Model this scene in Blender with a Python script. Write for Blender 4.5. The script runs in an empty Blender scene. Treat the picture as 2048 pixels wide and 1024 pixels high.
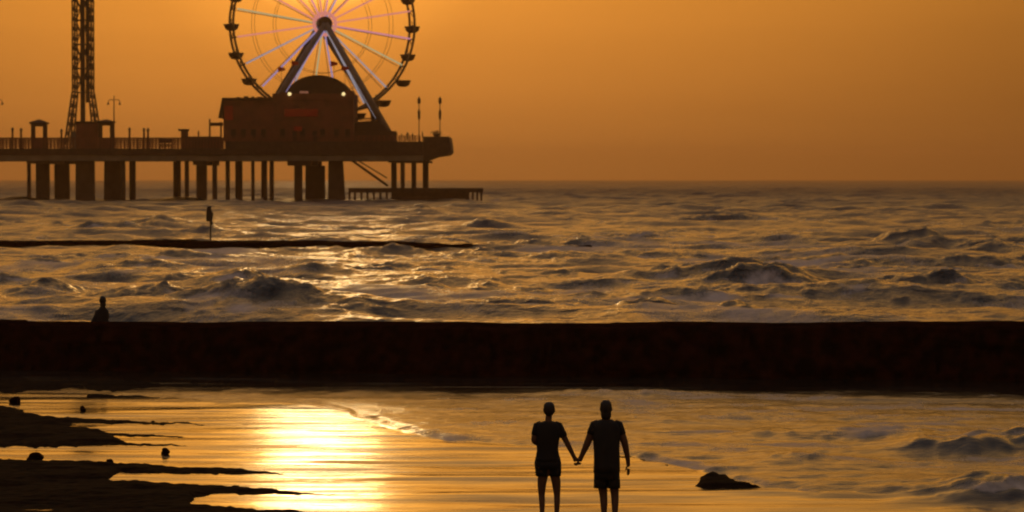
import bpy, bmesh, math, random
import numpy as np
from mathutils import Vector, Matrix
random.seed(7); RNG = np.random.default_rng(11)
R = math.radians
S = bpy.context.scene
COL = S.collection

# ---------------------------------------------------------------- camera
FPX = 5807.0                      # focal length in pixels of the 2048 px wide photograph
CAMZ = 4.7
HORIZ = 357.0                     # row of true eye level
PITCH = math.atan((512 - HORIZ) / FPX)
cd = bpy.data.cameras.new("camera"); cam = bpy.data.objects.new("camera", cd); COL.objects.link(cam)
cd.sensor_width = 36; cd.lens = 36 * FPX / 2048
cd.clip_start = 0.5; cd.clip_end = 40000
cam.location = (0, 0, CAMZ); cam.rotation_euler = (R(90) - PITCH, 0, 0)
cd.dof.use_dof = True; cd.dof.focus_distance = 43; cd.dof.aperture_fstop = 3.8
S.camera = cam

# ---------------------------------------------------------------- sun, sky, exposure
SUN_AZ = math.atan((640 - 1024) / FPX)       # negative: left of the view axis
SUN_EL = R(5.6)
sun_dir = Vector((math.sin(SUN_AZ) * math.cos(SUN_EL), math.cos(SUN_AZ) * math.cos(SUN_EL), math.sin(SUN_EL)))
sl = bpy.data.lights.new("sun", 'SUN'); so = bpy.data.objects.new("sun", sl); COL.objects.link(so)
sl.energy = 0.017; sl.angle = R(2.4); sl.color = (1.0, 0.62, 0.25)
so.rotation_euler = (-sun_dir).to_track_quat('-Z', 'Y').to_euler()

W = bpy.data.worlds.new("World"); S.world = W; W.use_nodes = True
wt = W.node_tree; wt.nodes.clear()
def wn(t, **k):
    n = wt.nodes.new(t)
    for a, b in k.items(): setattr(n, a, b)
    return n
def wmath(op, a, b=None, c=None):
    n = wn('ShaderNodeMath', operation=op)
    for i, v in enumerate((a, b, c)):
        if v is None: continue
        if isinstance(v, (int, float)): n.inputs[i].default_value = v
        else: wt.links.new(v, n.inputs[i])
    return n.outputs[0]
def wramp(src, stops, interp='LINEAR'):
    n = wn('ShaderNodeValToRGB'); r = n.color_ramp; r.interpolation = interp
    while len(r.elements) < len(stops): r.elements.new(0.5)
    for e, (p, c) in zip(r.elements, stops):
        e.position = p; e.color = (*c, 1) if isinstance(c, tuple) else (c, c, c, 1)
    wt.links.new(src, n.inputs[0]); return n.outputs[0]
tc = wn('ShaderNodeTexCoord'); sx = wn('ShaderNodeSeparateXYZ'); wt.links.new(tc.outputs['Generated'], sx.inputs[0])
X, Y, Z = sx.outputs
el = wmath('MULTIPLY', wmath('ARCSINE', Z), 2 / math.pi)                  # 0 at horizon, 1 at zenith
hyp = wmath('SQRT', wmath('ADD', wmath('MULTIPLY', X, X), wmath('MULTIPLY', Y, Y)))
hyp = wmath('MAXIMUM', hyp, 1e-5)
hd = wmath('DIVIDE', wmath('ADD', wmath('MULTIPLY', X, math.sin(SUN_AZ)), wmath('MULTIPLY', Y, math.cos(SUN_AZ))), hyp)
az = wmath('MULTIPLY', wmath('ARCCOSINE', wmath('MINIMUM', hd, 1.0)), 1 / math.pi)   # 0..1 = 0..180 deg off the sun
d90 = lambda deg: deg / 90.0
d180 = lambda deg: deg / 180.0
elc = wramp(el, [(0, (.56, .205, .036)), (d90(1.4), (.62, .225, .035)), (d90(3.5), (.74, .28, .038)), (d90(4.6), (1.45, .58, .066)),
                 (d90(7.5), (1.55, .66, .09)), (d90(11), (.80, .42, .12)), (d90(20), (.30, .20, .11)),
                 (d90(40), (.17, .145, .145)), (1, (.10, .092, .10))])
azc = wramp(az, [(0, 1.0), (d180(3.5), .92), (d180(7.5), .74), (d180(13.5), .47), (d180(20), .36), (d180(40), .2), (d180(90), .085), (1, .05)])
mpb = wn('ShaderNodeMapping'); mpb.inputs['Scale'].default_value = (5, 5, 60); wt.links.new(tc.outputs['Generated'], mpb.inputs[0])
nzb = wn('ShaderNodeTexNoise'); nzb.inputs['Scale'].default_value = 1.0; nzb.inputs['Detail'].default_value = 4; wt.links.new(mpb.outputs[0], nzb.inputs['Vector'])
bnd = wmath('ADD', wmath('MULTIPLY', nzb.outputs[0], .22), .89)
elm = wn('ShaderNodeMix', data_type='RGBA', blend_type='MULTIPLY'); elm.inputs[0].default_value = 1; wt.links.new(elc, elm.inputs[6]); wt.links.new(bnd, elm.inputs[7]); elc = elm.outputs[2]
mul = wn('ShaderNodeMix', data_type='RGBA', blend_type='MULTIPLY'); mul.inputs[0].default_value = 1
wt.links.new(elc, mul.inputs[6]); wt.links.new(azc, mul.inputs[7])
# high up the sky depends less on the sun's bearing
mix = wn('ShaderNodeMix', data_type='RGBA'); wt.links.new(elc, mix.inputs[7]); wt.links.new(mul.outputs[2], mix.inputs[6])
wt.links.new(wramp(el, [(d90(4), 0.0), (d90(14), .42), (d90(60), 1.0)]), mix.inputs[0])
# glare of the hazy sun
dt = wn('ShaderNodeVectorMath', operation='DOT_PRODUCT'); wt.links.new(tc.outputs['Generated'], dt.inputs[0]); dt.inputs[1].default_value = sun_dir
ang = wmath('MULTIPLY', wmath('ARCCOSINE', wmath('MINIMUM', dt.outputs['Value'], 1.0)), 180 / math.pi)
glow = wramp(wmath('DIVIDE', ang, 4.0), [(0, (8.5, 7.2, 4.6)), (.14, (8.0, 6.6, 3.8)), (.28, (4.2, 2.7, .95)), (.41, (1.5, .74, .15)), (.62, (.18, .075, .011)), (1, 0.0)], 'EASE')
add = wn('ShaderNodeMix', data_type='RGBA', blend_type='ADD'); add.inputs[0].default_value = 1
wt.links.new(mix.outputs[2], add.inputs[6]); wt.links.new(glow, add.inputs[7])
nish = wn('ShaderNodeTexSky', sky_type='NISHITA', sun_disc=False, sun_elevation=SUN_EL, sun_rotation=SUN_AZ, dust_density=6.0, air_density=1.5)
sc_ = wn('ShaderNodeMix', data_type='RGBA', blend_type='MULTIPLY'); sc_.inputs[0].default_value = 1
wt.links.new(nish.outputs[0], sc_.inputs[6]); sc_.inputs[7].default_value = (.006, .004, .003, 1)
add2 = wn('ShaderNodeMix', data_type='RGBA', blend_type='ADD'); add2.inputs[0].default_value = 1
wt.links.new(add.outputs[2], add2.inputs[6]); wt.links.new(sc_.outputs[2], add2.inputs[7])
bg = wn('ShaderNodeBackground'); bg.inputs[1].default_value = 1.0; wt.links.new(add2.outputs[2], bg.inputs[0])
wo = wn('ShaderNodeOutputWorld'); wt.links.new(bg.outputs[0], wo.inputs[0])
W.cycles.sampling_method = 'MANUAL'; W.cycles.sample_map_resolution = 2048

S.view_settings.view_transform = 'Standard'; S.view_settings.look = 'None'
S.view_settings.exposure = 0.0; S.view_settings.gamma = 1.0
S.render.engine = 'CYCLES'
S.cycles.use_denoising = True
S.cycles.max_bounces = 5; S.cycles.volume_bounces = 0; S.cycles.sample_clamp_indirect = 4; S.cycles.sample_clamp_direct = 0
S.cycles.pixel_filter_type = 'BLACKMAN_HARRIS'; S.cycles.filter_width = 2.0

# ---------------------------------------------------------------- picture row/column -> place
cp, sp = math.cos(PITCH), math.sin(PITCH)
def ray(px, py):
    a = (px - 1024) / FPX; b = (512 - py) / FPX
    return a, cp + b * sp, -sp + b * cp
def P(px, py, Yd):
    a, c, e = ray(px, py); t = Yd / c
    return Vector((a * t, Yd, CAMZ + e * t))
def G(px, py, z=0.0):
    a, c, e = ray(px, py); t = (z - CAMZ) / e
    return Vector((a * t, c * t, z))
def proj(x, y, z=0.0):
    """world arrays -> picture columns/rows"""
    dz = z - CAMZ
    dep = y * cp - dz * sp
    up = y * sp + dz * cp
    return 1024 + FPX * x / dep, 512 - FPX * up / dep

# ---------------------------------------------------------------- materials
def material(name, col, rough=0.7, col2=None, scale=3.0, bump=0.0, metallic=0.0, emit=None, estr=1.0, spec=0.5, vscale=(1, 1, 1)):
    m = bpy.data.materials.new(name); m.use_nodes = True; nt = m.node_tree; b = nt.nodes['Principled BSDF']
    b.inputs['Roughness'].default_value = rough; b.inputs['Metallic'].default_value = metallic
    b.inputs['Specular IOR Level'].default_value = spec
    tcn = nt.nodes.new('ShaderNodeTexCoord'); mp = nt.nodes.new('ShaderNodeMapping'); mp.inputs['Scale'].default_value = vscale
    nt.links.new(tcn.outputs['Object'], mp.inputs[0])
    nz = nt.nodes.new('ShaderNodeTexNoise'); nz.inputs['Scale'].default_value = scale; nz.inputs['Detail'].default_value = 5
    nt.links.new(mp.outputs[0], nz.inputs['Vector'])
    rp = nt.nodes.new('ShaderNodeValToRGB'); rp.color_ramp.elements[0].position = .35; rp.color_ramp.elements[1].position = .65
    c2 = col2 or tuple(c * .6 for c in col)
    rp.color_ramp.elements[0].color = (*col, 1); rp.color_ramp.elements[1].color = (*c2, 1)
    nt.links.new(nz.outputs[0], rp.inputs[0]); nt.links.new(rp.outputs[0], b.inputs['Base Color'])
    if bump:
        bp = nt.nodes.new('ShaderNodeBump'); bp.inputs['Distance'].default_value = bump
        nt.links.new(nz.outputs[0], bp.inputs['Height']); nt.links.new(bp.outputs[0], b.inputs['Normal'])
    if emit:
        b.inputs['Emission Color'].default_value = (*emit, 1); b.inputs['Emission Strength'].default_value = estr
    return m
M = dict(
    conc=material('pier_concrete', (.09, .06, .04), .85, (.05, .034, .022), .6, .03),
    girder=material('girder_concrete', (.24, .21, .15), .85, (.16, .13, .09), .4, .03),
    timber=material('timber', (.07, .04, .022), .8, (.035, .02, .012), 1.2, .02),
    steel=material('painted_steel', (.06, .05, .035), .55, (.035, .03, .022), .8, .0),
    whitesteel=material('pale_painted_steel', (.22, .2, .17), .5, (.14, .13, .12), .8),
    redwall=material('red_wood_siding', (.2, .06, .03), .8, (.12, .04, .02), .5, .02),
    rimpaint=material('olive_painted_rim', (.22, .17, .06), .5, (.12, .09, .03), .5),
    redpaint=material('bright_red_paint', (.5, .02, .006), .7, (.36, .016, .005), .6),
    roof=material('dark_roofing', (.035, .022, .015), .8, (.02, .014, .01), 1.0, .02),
    redcloth=material('red_cloth', (.75, .05, .01), .85, (.5, .03, .01), 2.0),
    glass=material('dark_glass', (.02, .02, .02), .1, (.03, .03, .03), 1.0),
    bowl=material('gondola_shell', (.05, .04, .02), .5, (.03, .025, .015), .8),
    lamp=material('lit_lamp', (.8, .7, .4), .4, emit=(1.0, .78, .34), estr=1.25),
    sign_lit=material('lit_sign', (.5, .3, .25), .4, emit=(.5, .2, .12), estr=.35),
    led_pink=material('pink_led_strip', (.3, .12, .12), .5, emit=(.86, .30, .24), estr=.72),
    led_mag=material('magenta_led_strip', (.3, .1, .2), .5, emit=(.75, .30, .42), estr=.7),
    led_blue=material('pale_blue_led_strip', (.2, .2, .25), .5, emit=(.45, .42, .48), estr=.62),
    led_green=material('green_led_strip', (.2, .25, .15), .5, emit=(.55, .50, .26), estr=.7),
    led_violet=material('violet_led_strip', (.2, .15, .3), .5, emit=(.42, .34, .62), estr=.65),
    board=material('sign_board_paint', (.05, .03, .02), .6, (.03, .02, .012), 4.0),
    skin=material('skin', (.13, .06, .035), .6, (.11, .05, .03), 9.0),
    hair=material('dark_hair', (.012, .009, .007), .6, (.02, .014, .01), 40.0, vscale=(1, 1, .2)),
    shirt_a=material('dark_cotton_shirt', (.010, .009, .010), .9, (.012, .011, .013), 6.0, .004),
    shirt_b=material('black_jersey_shirt', (.010, .009, .010), .85, (.02, .018, .017), 5.0, .004),
    shorts_a=material('navy_denim_shorts', (.010, .011, .015), .9, (.01, .011, .016), 14.0, .002),
    shorts_b=material('charcoal_board_shorts', (.014, .013, .013), .85, (.009, .009, .009), 9.0, .002),
    wrap=material('dark_towel', (.02, .015, .014), .95, (.013, .01, .01), 20.0, .004),
    eye=material('eye', (.3, .3, .3), .2, (.28, .28, .28), 9.0),
)

# ---------------------------------------------------------------- mesh helpers
class MB:
    def __init__(s): s.v = []; s.f = []
    def add(s, vs, fs):
        o = len(s.v); s.v += [tuple(v) for v in vs]; s.f += [tuple(i + o for i in f) for f in fs]; return s
    def box(s, x0, x1, y0, y1, z0, z1):
        v = [(x, y, z) for z in (z0, z1) for y in (y0, y1) for x in (x0, x1)]
        return s.add(v, [(0, 2, 3, 1), (4, 5, 7, 6), (0, 1, 5, 4), (2, 6, 7, 3), (0, 4, 6, 2), (1, 3, 7, 5)])
    def tube(s, pts, rad, n=8, closed=False, cap=True):
        pts = [Vector(p) for p in pts]; k = len(pts)
        rad = rad if isinstance(rad, (list, tuple)) else [rad] * k
        rings = []
        ref = None
        for i, p in enumerate(pts):
            if closed: t = pts[(i + 1) % k] - pts[i - 1]
            else: t = pts[min(i + 1, k - 1)] - pts[max(i - 1, 0)]
            t.normalize()
            if ref is None: ref = Vector((0, 1, 0)) if abs(t.y) < .9 else Vector((1, 0, 0))
            a = t.cross(ref).normalized(); b = t.cross(a).normalized(); ref = -b if False else ref
            r = rad[i]; ra, rb = r if isinstance(r, tuple) else (r, r)
            rings.append([p + a * (ra * math.cos(2 * math.pi * j / n)) + b * (rb * math.sin(2 * math.pi * j / n)) for j in range(n)])
        vs = [v for r_ in rings for v in r_]; fs = []
        for i in range(k if closed else k - 1):
            i2 = (i + 1) % k
            for j in range(n):
                j2 = (j + 1) % n; fs.append((i * n + j, i * n + j2, i2 * n + j2, i2 * n + j))
        if not closed and cap: fs += [tuple(range(n - 1, -1, -1)), tuple((k - 1) * n + j for j in range(n))]
        return s.add(vs, fs)
    def lathe(s, c, prof, n=20):
        """prof: (radius, z) pairs around a vertical axis at c"""
        vs = []; fs = []
        for r, z in prof:
            for j in range(n):
                a = 2 * math.pi * j / n; vs.append((c[0] + r * math.cos(a), c[1] + r * math.sin(a), c[2] + z))
        for i in range(len(prof) - 1):
            for j in range(n):
                j2 = (j + 1) % n; fs.append((i * n + j, i * n + j2, (i + 1) * n + j2, (i + 1) * n + j))
        fs += [tuple(range(n - 1, -1, -1)), tuple((len(prof) - 1) * n + j for j in range(n))]
        return s.add(vs, fs)
    def prism(s, poly, y0, y1):
        """poly in x,z extruded along y"""
        n = len(poly)
        vs = [(x, y0, z) for x, z in poly] + [(x, y1, z) for x, z in poly]
        fs = [tuple(range(n)), tuple(range(2 * n - 1, n - 1, -1))] + [(i, i + n, (i + 1) % n + n, (i + 1) % n) for i in range(n)]
        return s.add(vs, fs)
    def ellipsoid(s, c, r, n=14, m=10, fn=None):
        vs = []; fs = []
        for i in range(m + 1):
            th = math.pi * i / m
            for j in range(n):
                a = 2 * math.pi * j / n
                d = Vector((math.sin(th) * math.cos(a), math.sin(th) * math.sin(a), math.cos(th)))
                k = fn(d) if fn else 1
                vs.append((c[0] + r[0] * d.x * k, c[1] + r[1] * d.y * k, c[2] + r[2] * d.z * k))
        for i in range(m):
            for j in range(n):
                j2 = (j + 1) % n; fs.append((i * n + j, (i + 1) * n + j, (i + 1) * n + j2, i * n + j2))
        return s.add(vs, fs)
    def build(s, name, mat, parent=None, smooth=False, offset=None):
        me = bpy.data.meshes.new(name)
        me.from_pydata(s.v, [], s.f); me.update()
        bm = bmesh.new(); bm.from_mesh(me); bmesh.ops.remove_doubles(bm, verts=bm.verts, dist=1e-6)
        bmesh.ops.recalc_face_normals(bm, faces=bm.faces); bm.to_mesh(me); bm.free()
        if smooth: me.polygons.foreach_set('use_smooth', [True] * len(me.polygons))
        o = bpy.data.objects.new(name, me); COL.objects.link(o); me.materials.append(mat)
        if parent:
            o.parent = parent
            if parent.get('_w') is not None: pass
            o.matrix_parent_inverse = Matrix.Translation(-Vector(WP(parent)))
        return o
def WP(o):
    v = Vector(o.location)
    if o.parent: v = v + WP(o.parent) * 0
    return v
def tag(o, label, cat, group=None, kind=None):
    if label: o['label'] = label
    if cat: o['category'] = cat
    if group: o['group'] = group
    if kind: o['kind'] = kind
    return o
def empty(name, loc, label, cat, group=None):
    o = bpy.data.objects.new(name, None); COL.objects.link(o); o.location = loc; o.empty_display_size = .3
    return tag(o, label, cat, group)
def copy_tree(o, parent=None):
    c = o.copy(); COL.objects.link(c)
    if parent is not None: c.parent = parent; c.matrix_parent_inverse = o.matrix_parent_inverse.copy()
    for ch in [x for x in bpy.data.objects if x.parent == o]: copy_tree(ch, c)
    return c

# ================================================================ SEA AND BEACH
def interp(x, pts):
    p = np.array(pts, float); return np.interp(x, p[:, 0], p[:, 1])
def sstep(a, b, x):
    t = np.clip((x - a) / (b - a), 0, 1); return t * t * (3 - 2 * t)
_tab = RNG.random((256, 256))
def vnoise(x, y):
    xi = np.floor(x).astype(int); yi = np.floor(y).astype(int); fx = x - xi; fy = y - yi
    fx = fx * fx * (3 - 2 * fx); fy = fy * fy * (3 - 2 * fy)
    g = lambda a, b: _tab[a & 255, b & 255]
    return (g(xi, yi) * (1 - fx) + g(xi + 1, yi) * fx) * (1 - fy) + (g(xi, yi + 1) * (1 - fx) + g(xi + 1, yi + 1) * fx) * fy - .5
def fbm(x, y, o=4):
    r = 0; a = 1.
    for i in range(o): r = r + a * vnoise(x + 17.3 * i, y + 5.1 * i); x = x * 2.03; y = y * 2.03; a *= .5
    return r

def grid_mesh(name, XX, YY, ZZ, mat, attrs=None, closed=False):
    r, c = XX.shape
    me = bpy.data.meshes.new(name)
    co = np.stack([XX, YY, ZZ], -1).reshape(-1, 3).astype(np.float32)
    i = np.arange(r * c).reshape(r, c)
    q = np.stack([i[:-1, :-1], i[:-1, 1:], i[1:, 1:], i[1:, :-1]], -1).reshape(-1, 4).astype(np.int32)
    me.vertices.add(len(co)); me.vertices.foreach_set('co', co.ravel())
    me.loops.add(q.size); me.loops.foreach_set('vertex_index', q.ravel())
    me.polygons.add(len(q)); me.polygons.foreach_set('loop_start', np.arange(0, q.size, 4, dtype=np.int32))
    me.polygons.foreach_set('use_smooth', np.ones(len(q), dtype=bool))
    me.update(calc_edges=True)
    for k, a in (attrs or {}).items():
        at = me.attributes.new(k, 'FLOAT', 'POINT'); at.data.foreach_set('value', a.ravel().astype(np.float32))
    me.materials.append(mat)
    o = bpy.data.objects.new(name, me); COL.objects.link(o); return o

# where the swash ends and the mirror-like film of water on the sand begins (column, row of the near edge)
SWASH = [(-400, 700), (200, 790), (420, 800), (560, 803), (700, 826), (850, 874), (1060, 888), (1250, 908), (1330, 928), (1440, 950), (1530, 980), (2048, 1006), (3200, 1030)]
# breakers: left, peak, right column, crest row, foot row, foaminess 0..1, steepness
BREAK = [
    (1235, 1590, 1720, 515, 585, .9), (1380, 1500, 1640, 545, 590, .9), (1245, 1300, 1460, 597, 634, .15), (1420, 1490, 1600, 602, 642, .8),
    (1590, 1670, 1830, 622, 645, .7), (1740, 1900, 2030, 468, 510, .25), (1790, 1830, 1900, 478, 508, .5), (1960, 2040, 2130, 487, 514, .1),
    (1720, 1930, 2030, 553, 600, .55), (1985, 2048, 2160, 570, 606, .2), (880, 950, 1050, 498, 530, .8),
    (1040, 1120, 1245, 505, 530, .6), (780, 850, 905, 568, 590, .3), (940, 985, 1010, 566, 584, .6),
    (370, 480, 650, 543, 590, .8), (100, 250, 345, 523, 556, .6), (-30, 45, 130, 568, 600, .5),
    (130, 300, 420, 568, 612, .6), (320, 450, 600, 588, 634, .8), (640, 710, 810, 616, 645, .3),
    (200, 262, 335, 436, 466, .6), (90, 160, 235, 447, 468, .7), (300, 390, 480, 462, 476, .2),
    (770, 830, 880, 405, 433, .3), (930, 965, 1010, 447, 463, .3), (1450, 1510, 1560, 398, 416, .1),
    (1680, 1730, 1760, 440, 452, .2), (780, 1000, 1250, 478, 500, .05), (2000, 2060, 2140, 440, 458, .1),
    (1040, 1100, 1190, 460, 474, .2), (1300, 1350, 1420, 455, 470, .2), (-20, 60, 140, 415, 432, .4), (560, 620, 700, 545, 560, .3),
    (1880, 1960, 2040, 500, 520, .4), (600, 680, 760, 490, 500, .3), (1440, 1700, 1960, 874, 892, .4), (1040, 1240, 1480, 788, 802, .3), (1500, 1600, 1800, 925, 945, .4), (1840, 2075, 2300, 868, 930, .25), (1860, 2060, 2300, 975, 1030, .1),
    (1020, 1180, 1300, 570, 582, .5), (1120, 1200, 1260, 600, 612, .4), (860, 980, 1100, 600, 616, .5),
]
BREAK += [(880, 1100, 1500, 503, 520, .9), (300, 600, 1000, 533, 548, .7), (1150, 1500, 1950, 588, 605, .9), (0, 300, 700, 507, 522, .7), (1300, 1650, 2100, 518, 536, .7),
          (600, 900, 1300, 615, 630, .9), (900, 1300, 1700, 473, 485, .7), (1500, 1800, 2200, 532, 548, .9), (-60, 200, 500, 446, 456, .6), (1100, 1400, 1800, 440, 449, .5)]
_r = np.random.default_rng(23)
for _ in range(70):
    yf = 372 + 268 * _r.random() ** .8; k_ = yf - 357; c_ = _r.uniform(-60, 2110); w_ = _r.uniform(.35, 1.1) * (20 + k_ * .42)
    BREAK.append((c_ - w_ * _r.uniform(.7, 1.6), c_, c_ + w_ * _r.uniform(.7, 1.9), yf - k_ * _r.uniform(.04, .095), yf, _r.uniform(0, .8)))
def sea_fields(X, Y):
    px, py = proj(X, Y, 0.0)
    inner = sstep(71.4, 70.4, Y + X * .17)                    # 1 on the landward side of the near jetty
    edge = interp(px, SWASH) + 5 * vnoise(px / 23, py * 0 + 3.3) + 10 * vnoise(px / 90, py * 0 + 1.3)
    film = inner * np.maximum(sstep(-1.5, 3.0, py - edge), .8 * sstep(796, 776, py + 14 * fbm(px / 70, py / 12, 3)))                # 1 on the calm film
    swash = inner * (1 - film)
    far = 1 - inner
    # choppy sea
    H = np.zeros_like(X)
    step = np.maximum(Y * .0024, .05)
    rng = np.random.default_rng(5)
    for lam in (21, 16, 12.5, 10, 8, 6.6, 5.3, 4.2, 3.4, 2.7, 2.2, 1.7, 1.3, 1.0, .8, .6):
        for _ in range(2):
            th = R(250 + rng.normal(0, 24)); k = 2 * math.pi / (lam * rng.uniform(.88, 1.15))
            ph = rng.uniform(0, 6.28)
            a = .0078 * lam ** .98 * (1 if lam > 2.4 else .6)
            vis = sstep(2.2, 4.5, lam / step)
            q = k * (X * math.cos(th) + Y * math.sin(th)) + ph + 1.6 * vnoise(X / (lam * 2.6) + ph, Y / (lam * 2.6))
            H += a * vis * (np.exp(1.1 * (np.sin(q) - 1)) * 2 - .75)
    amp = .72 + .5 * sstep(160, 500, Y)
    amp = amp * (1 + .5 * vnoise(X / 23, Y / 40))
    H = H * amp * far
    fine = far * (.17 * fbm(X / 3.4, Y / 2.6, 4) * sstep(330, 150, Y) + .30 * fbm(X / 7 + 3, Y / 6.5, 4) * sstep(130, 220, Y) * sstep(900, 300, Y) + .035 * fbm(X / .6, Y / 1.8, 3) * sstep(400, 140, Y) + .16 * fbm(X / 4.5, Y / 14, 4) * sstep(120, 300, Y))
    H = H + fine
    foam = far * np.clip(.28 + 1.15 * fbm(X / 6, Y / 22, 5) - .12 * sstep(150, 300, Y), 0, 1) * sstep(420, 150, Y) * .8
    for (l, pk, r_, yc, yf, fo) in BREAK:
        if yf > 700 and yc < 700: continue
        c = G(pk, yf, 0.0); pm = FPX / c.y
        xl = (l - 1024) / pm; xr = (r_ - 1024) / pm; xp = c.x
        hpx = (yf - yc) / pm
        wy = 1.0 + .20 * (yf - yc) * c.y ** 2 / 27300                                  # run-out of the front face
        d0 = c.y + wy                                          # depth of the crest
        hgt = hpx * .52
        j0, j1 = np.searchsorted(Y[:, 0], [d0 - 3.2 * wy, d0 + 5.5 * wy])
        if j1 - j0 < 2: continue
        Xb, Yb = X[j0:j1], Y[j0:j1]
        wob = 1.3 * vnoise(Xb / (2.2 * hpx + 1) + pk, Xb * 0 + yc) * hpx + .3 * vnoise(Xb / .8 + pk, Xb * 0 + yc) * hpx
        u = np.where(Xb < xp, (xp - Xb) / (xp - xl), (Xb - xp) / (xr - xp)) / 1.35
        ex = np.clip(1 - np.clip(u, 0, 1.0) ** 1.4, 0, 1) ** 1.3
        ex = ex * (.84 + .62 * vnoise(Xb / (hpx * 1.9 + .2) + yc, Yb / (6 * hpx)) + .30 * vnoise(Xb / (hpx * .7 + .1) + yc, Yb / (3 * hpx)))
        dy = Yb - d0 - wob
        wf = .95 * hpx + .25
        ey = np.where(dy < 0, np.exp(-(np.abs(dy) / wf) ** 1.7), np.exp(-(dy / (wf * 3.5)) ** 2))
        run = np.exp(-(np.abs(dy) / (wy * 1.1)) ** 2)
        H[j0:j1] += hgt * ex * ey * (1 + .50 * fbm(Xb / (.8 * hpx + .1), Yb / (.8 * hpx + .1), 5)) + .22 * hpx * ex * run * (1 + 1.5 * fbm(Xb / (1.1 * hpx + .2), Yb / (1.3 * hpx + .3), 5))
        ff = fo * np.clip(ex * 1.7, 0, 1) * sstep(-wy * 1.7, -wy * 1.1, dy) * sstep(-.1 * wf, -1.1 * wf, dy) * (.58 + 1.1 * fbm(Xb / 1.3, Yb / 2.2, 5))
        foam[j0:j1] = np.maximum(foam[j0:j1] * (1 - .8 * np.clip(ex * 1.5, 0, 1) * ey), ff)
    # swash: thin sheet with a lip, wrinkled by small ripples
    lip = sstep(0, 10, edge - py)
    rip = .055 * fbm(X / 2.4, Y / .9, 4) + .020 * fbm(X / .7, Y / .5, 4) + .010 * fbm(X / .22, Y / .3, 2) + .02 * vnoise(X / 3.5, Y / 1.1) + .02 * np.maximum(vnoise(X / 5 + Y / 2., Y / 1.6), 0)
    H = H + film * (.036 * fbm(X / 4.5, Y / 1.2, 3) * (1 + 1.6 * vnoise(X / 2.2 + 9, Y / 2.6)) + .010 * fbm(X / 2.5, Y / .35, 3))
    H = H + swash * (.05 * lip + rip * (.6 + .6 * sstep(700, 1300, px)))
    foam = np.where(inner > .5, np.maximum(foam * inner, swash * np.clip(.15 + 1.0 * fbm(X / 1.3, Y / .9, 5) + .3 * sstep(22, 0, edge - py) * sstep(690, 800, px), 0, 1) * .85 * sstep(500, 1000, px) + swash * .14 * sstep(1150, 1500, px)), foam)
    return H, foam, film, swash

ys = [30.0]
while ys[-1] < 7600:
    y = ys[-1]
    ys.append(y * (1.0034 if y < 76 else 1.0021 if y < 240 else (1.0028 if y < 1300 else 1.02)))
ys = np.array(ys)
us = np.concatenate([np.linspace(-1, -.60, 50), np.linspace(-.595, .595, 900), np.linspace(.60, 1, 50)])
YY = np.repeat(ys[:, None], len(us), 1); XX = us[None, :] * (YY * .1763 * 1.95 + 8)
Hs, foam, film, swash = sea_fields(XX, YY)

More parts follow.
